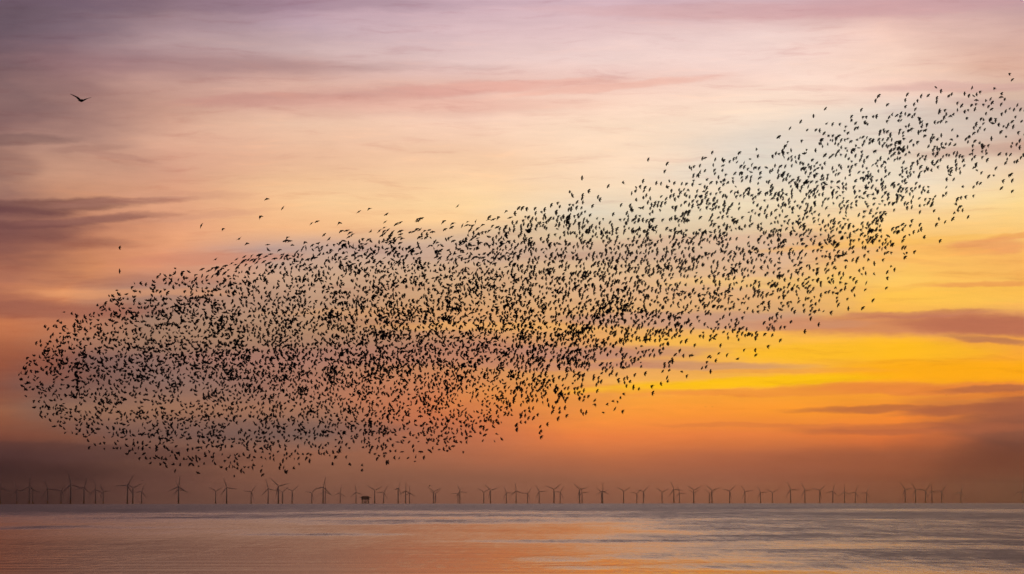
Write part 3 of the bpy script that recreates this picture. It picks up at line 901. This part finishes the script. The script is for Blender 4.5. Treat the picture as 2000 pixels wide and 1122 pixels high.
# stragglers read off the photo, one by one
LONE = [(234, 484), (234, 530), (393, 441), (435, 448), (467, 467), (482, 476), (521, 389), (552, 407), (508, 424), (421, 507),
        (608, 437), (619, 433), (662, 436), (677, 451), (683, 455), (688, 458), (633, 459), (643, 467), (595, 474), (622, 476),
        (561, 464), (558, 471), (566, 471), (701, 414), (721, 408), (752, 434), (755, 419), (815, 429), (817, 432), (823, 427),
        (894, 403), (988, 413), (1013, 407), (1020, 407), (1029, 408), (1077, 401), (1089, 397), (1113, 375), (1118, 382), (1137, 348),
        (1150, 374), (1138, 382), (1137, 388), (1112, 401), (1119, 401), (1126, 406), (1157, 403), (1188, 364), (1217, 357), (1256, 354),
        (1266, 312), (1303, 320), (1298, 335), (1250, 365), (1234, 378), (1241, 374), (1282, 358), (1291, 359), (1317, 358), (1347, 327),
        (1355, 326), (1350, 330), (1367, 324), (1372, 310), (1377, 309), (1391, 298), (1397, 312), (1411, 312), (1414, 314), (1425, 316),
        (1433, 311), (1438, 309), (1444, 299), (1412, 324), (1465, 311), (1478, 291), (1521, 268), (1543, 251), (1564, 238), (1589, 227),
        (1612, 213), (1626, 243), (1614, 242), (1640, 243), (1682, 215), (1663, 228), (1710, 197), (1716, 188), (1733, 205), (1772, 185),
        (1768, 196), (1768, 209), (1792, 197), (1799, 188), (1813, 187), (1828, 171), (1838, 178), (1853, 188), (1859, 184), (1899, 172),
        (1914, 180), (1942, 173), (1956, 184), (1955, 190), (1972, 144), (1977, 156), (1926, 197), (1938, 201), (1907, 196), (1906, 204),
        (1972, 213), (1987, 206), (1983, 229), (1977, 238), (1979, 248), (1999, 303), (1994, 308), (1964, 319), (1975, 341), (1971, 343),
        (1959, 354), (1977, 353), (1956, 368), (1977, 374), (1945, 329), (1931, 345), (1941, 343), (1901, 383), (1891, 424), (1880, 411),
        (1861, 428), (1846, 434), (1836, 471), (1829, 439), (1834, 428), (1786, 492), (1805, 464), (1768, 484), (1763, 484), (1741, 520),
        (1747, 527), (1733, 532), (1733, 543), (1731, 563), (1692, 553), (1690, 566), (1705, 587), (1685, 602), (1657, 603), (1623, 611),
        (1599, 634), (1572, 648), (1545, 629), (1524, 665), (1500, 677), (1476, 694), (1475, 684), (1440, 702), (1453, 684), (1388, 726),
        (1379, 717), (1371, 720), (1341, 735), (1398, 705), (1291, 750), (1303, 738), (1275, 768), (1273, 755), (1248, 760), (1218, 770),
        (1216, 804), (1201, 799), (1178, 806), (1206, 785), (1197, 784), (1145, 806), (1139, 808), (1135, 803), (1107, 812), (1090, 818),
        (1069, 829), (1057, 854), (1057, 842), (1055, 834), (1054, 846), (1010, 840), (1009, 840), (1017, 825), (966, 862), (980, 858),
        (970, 848), (905, 883), (911, 864), (900, 864), (874, 881), (885, 872), (878, 876), (845, 876), (828, 894), (822, 883), (812, 893),
        (797, 895), (770, 895), (755, 904), (758, 903), (732, 887), (707, 909), (707, 919), (684, 908), (683, 906), (676, 893), (649, 907),
        (650, 907), (604, 903), (605, 900), (584, 907), (574, 915), (557, 921), (560, 922), (548, 908), (546, 914), (513, 928), (510, 920),
        (512, 911), (458, 930), (471, 920), (476, 923), (485, 913), (442, 916), (432, 913), (420, 906), (387, 924), (388, 911), (377, 908),
        (371, 907), (352, 908), (342, 920), (314, 908), (294, 905), (248, 887), (236, 876), (229, 876), (222, 876), (204, 877), (196, 867),
        (174, 875), (172, 861), (150, 848), (127, 846), (118, 832), (106, 833), (98, 821), (93, 808), (67, 796), (51, 774), (66, 783),
        (37, 732), (41, 729), (42, 740), (41, 742), (53, 700), (79, 667), (88, 638), (94, 643), (105, 637), (110, 638), (125, 610),
        (140, 613), (166, 620), (206, 593), (213, 578), (220, 578), (247, 575), (263, 554), (275, 554), (285, 556), (313, 536), (341, 534),
        (342, 525), (369, 531), (381, 538), (395, 539), (404, 541), (415, 540), (440, 520), (462, 507), (477, 502)]
# keep the random ones clear of the hand-placed edge
cell = {}
for q in LONE:
    cell.setdefault((int(q[0] // 12), int(q[1] // 12)), []).append(q)


def near_lone(u, v, r_=7.0):
    for di in (-1, 0, 1):
        for dj in (-1, 0, 1):
            for q in cell.get((int(u // 12) + di, int(v // 12) + dj), ()):
                if (q[0] - u) ** 2 + (q[1] - v) ** 2 < r_ * r_:
                    return True
    return False


pts = [q for q in pts if not near_lone(*q)]
ALL = [(u, v, True) for u, v in LONE] + [(u, v, False) for u, v in pts]
print('birds in the flock:', len(ALL))

right_v = CAM_R @ Vector((1, 0, 0))
up_v = CAM_R @ Vector((0, 1, 0))
back_v = CAM_R @ Vector((0, 0, 1))


def pose(u, v):
    """orientation, mesh variant, wingspan in photo pixels for a bird at this place in the flock"""
    # heading: direction of flight seen in the picture, degrees anticlockwise from the right
    e = rnd.gauss
    if u > 1000:
        f = min(1.0, (u - 1000) / 400.0)
        head = e(168 - 14 * f, 14)
        tilt_b, tilt_h = e(0, 28), e(0, 22)
        var = rnd.choices(range(10), [5, 4, 1, .4, 3, .7, 1.6, .8, 4, 2])[0]
        px = e(9.8 - 0.5 * f, 0.9)
    elif 380 < u <= 1000 and (v < np.interp(u, [q[0] for q in TOP], [q[1] for q in TOP]) + 25 or (v < 520 and rnd.random() < 0.3)):
        head = e(122, 12)
        tilt_b, tilt_h = e(0, 15), e(60, 12)
        var = rnd.choices(range(10), [5, 4, 1, 0, 2, 1, 0, 0, 5, 3])[0]
        px = e(11.6, 1.0)
    else:
        f = min(1.0, max(0.0, u / 1000.0))
        head = e(195 - 25 * f, 34)
        if u < 480 and rnd.random() < 0.4:
            head = e(265, 40)
        tilt_b, tilt_h = e(0, 38), e(0, 34)
        var = rnd.choices(range(10), [4, 4, 2, 1.2, 3, 1.5, 3, 2, 3, 2.5])[0]
        px = e(9.7, 1.0)
        if v > 740:
            px = e(9.0, 0.8)
    if rnd.random() < 0.05:
        head = rnd.uniform(0, 360)
    h = R(head)
    fwd = right_v * math.cos(h) + up_v * math.sin(h)      # along the body, in the picture plane
    side = right_v * -math.sin(h) + up_v * math.cos(h)
    nrm = fwd.cross(side)
    M = Matrix((fwd, side, nrm)).transposed()
    M = M @ Matrix.Rotation(R(tilt_b), 3, 'X') @ Matrix.Rotation(R(tilt_h), 3, 'Y')
    if rnd.random() < 0.5:
        M = M @ Matrix.Rotation(R(180), 3, 'X')           # belly or back to the camera
    return M, var, max(7.0, px)


# choose about 290 birds flying on the rim of the flock: the highest and the lowest over chosen turbines
marks, last = [], -99
for i, q in enumerate(TURB):
    if q[0] - last > 36:
        marks.append(i)
        last = q[0]


def col_of(u):
    return min(marks, key=lambda i: abs(TURB[i][0] - u))


columns = {}
for idx, (u, v, lone) in enumerate(ALL):
    if 0 <= u <= 2000:
        columns.setdefault(col_of(u), []).append(idx)
RANK = ['', 'second ', 'third ', 'fourth ', 'fifth ', 'sixth ']


def mark_words(i):
    return place_words(i).replace(' of the picture', '').replace('cut by', 'at')


picked = {}
for cidx, members in columns.items():
    members.sort(key=lambda k: ALL[k][1])
    n_top, n_bot = 4, 4
    for r_i in range(min(n_top, len(members) // 2)):
        picked[members[r_i]] = f'{RANK[r_i]}highest starling over the turbine {mark_words(cidx)}'
    for r_i in range(min(n_bot, len(members) // 2)):
        picked[members[-1 - r_i]] = f'{RANK[r_i]}lowest starling over the turbine {mark_words(cidx)}'
picked = {k: s[0].upper() + s[1:] for k, s in picked.items()}
print('birds as objects:', len(picked), 'columns', len(columns))

SPECIAL = {(521, 389): 'lone starling high above the left half of the flock, wings slanting up right',
           (1972, 144): 'topmost starling at the right, wings spread wide, above a second one',
           (37, 732): 'leading starling at the very left tip of the flock'}
flock_v, flock_f = [], []
off = 0
for idx, (u, v, lone) in enumerate(ALL):
    M, var, px = pose(u, v)
    dist = 0.37 * LENS_PX / px
    if idx in picked:
        dist *= 0.97
    P = at(u, v, dist)
    if idx in picked:
        o = bpy.data.objects.new('starling', BM[var])
        COL.objects.link(o)
        o.matrix_world = Matrix.Translation(P) @ M.to_4x4()
        o['label'] = SPECIAL.get((u, v), picked[idx])
        o['category'] = 'bird'
        o['group'] = 'starlings on the rim of the murmuration'
    else:
        co, fc = BV[var]
        Mn = np.array(M, dtype=np.float32)
        flock_v.append(co @ Mn.T + np.array(P, dtype=np.float32))
        flock_f += [tuple(i + off for i in f) for f in fc]
        off += len(co)
me_ = bpy.data.meshes.new('starling_flock')
me_.from_pydata(np.concatenate(flock_v).tolist(), [], flock_f)
me_.materials.append(M_bird)
me_.update()
fl = bpy.data.objects.new('starling_flock', me_)
COL.objects.link(fl)
fl['kind'] = 'stuff'
fl['label'] = 'dense murmuration of thousands of dark starlings sweeping across the sunset'

# the big gull, upper left
gm = bird_mesh('gull', M_gull, L=0.58, span=1.38, body_r=0.078, inner=31, outer=18, inner_r=36, outer_r=22, sweep=0.30, chord=0.25,
               tail=0.055, neck=0.95, tip_w=0.3)
g = bpy.data.objects.new('gull', gm)
COL.objects.link(g)
yaw = R(54)
fwd = (right_v * math.cos(yaw) + back_v * math.sin(yaw) - up_v * 0.16).normalized()
side = up_v.cross(fwd).normalized()
nrm = fwd.cross(side)
g.matrix_world = Matrix.Translation(at(158.5, 197.0, 160)) @ Matrix((fwd, side, nrm)).transposed().to_4x4() @ Matrix.Rotation(R(-4), 4, 'X') @ Matrix.Rotation(R(-8), 4, 'Y')
g['label'] = 'lone gull with wings raised in a shallow V, high at the upper left'
g['category'] = 'bird'

far_gull = bird_mesh('gull', M_gull, L=0.58, span=1.38, body_r=0.075, inner=18, outer=-8, sweep=0.35, chord=0.16, tail=0.055, neck=0.95, tip_w=0.3)
for (u, v, d, lab) in ((1378, 795, 1500, 'tiny distant gull under the yellow band, left of a pair'),
                       (1391, 795, 1500, 'tiny distant gull under the yellow band, right of a pair'),
                       (1848, 772, 1400, 'tiny distant gull by itself in the orange sky at the right'),
                       (278, 939, 1150, 'faint distant gull just above the turbines at the left')):
    o = bpy.data.objects.new('gull', far_gull)
    COL.objects.link(o)
    o.location = at(u, v, d)
    o.rotation_euler = (0, R(-6), R(70))
    o['label'] = lab
    o['category'] = 'bird'
    o['group'] = 'distant gulls'
o = bpy.data.objects.new('starling', BM[5])
COL.objects.link(o)
fwd = (right_v * -0.35 + back_v * -0.9).normalized()
side = up_v.cross(fwd).normalized()
o.matrix_world = Matrix.Translation(at(839.5, 949.0, 280)) @ Matrix((fwd, side, fwd.cross(side))).transposed().to_4x4() @ Matrix.Rotation(R(-18), 4, 'X')
o['label'] = 'single starling with drooping wings, low over the turbines under the flock'
o['category'] = 'bird'

# ------------------------------------------------------------------ the haze over the sea
b = MB()
b.box((-31000, -31000, -64), (31000, 31000, 165))
hz = bpy.data.meshes.new('haze')
hz.from_pydata(b.v, [], b.f)
hm = bpy.data.materials.new('haze')
hm.use_nodes = True
ht = hm.node_tree
ht.nodes.clear()
pv = ht.nodes.new('ShaderNodeVolumePrincipled')
pv.inputs['Color'].default_value = (0.92, 0.78, 0.72, 1)
pv.inputs['Density'].default_value = 1.15e-5
pv.inputs['Anisotropy'].default_value = 0.92
ho = ht.nodes.new('ShaderNodeOutputMaterial')
ht.links.new(pv.outputs[0], ho.inputs['Volume'])
hz.materials.append(hm)
hzo = bpy.data.objects.new('haze', hz)
COL.objects.link(hzo)
hzo['kind'] = 'stuff'
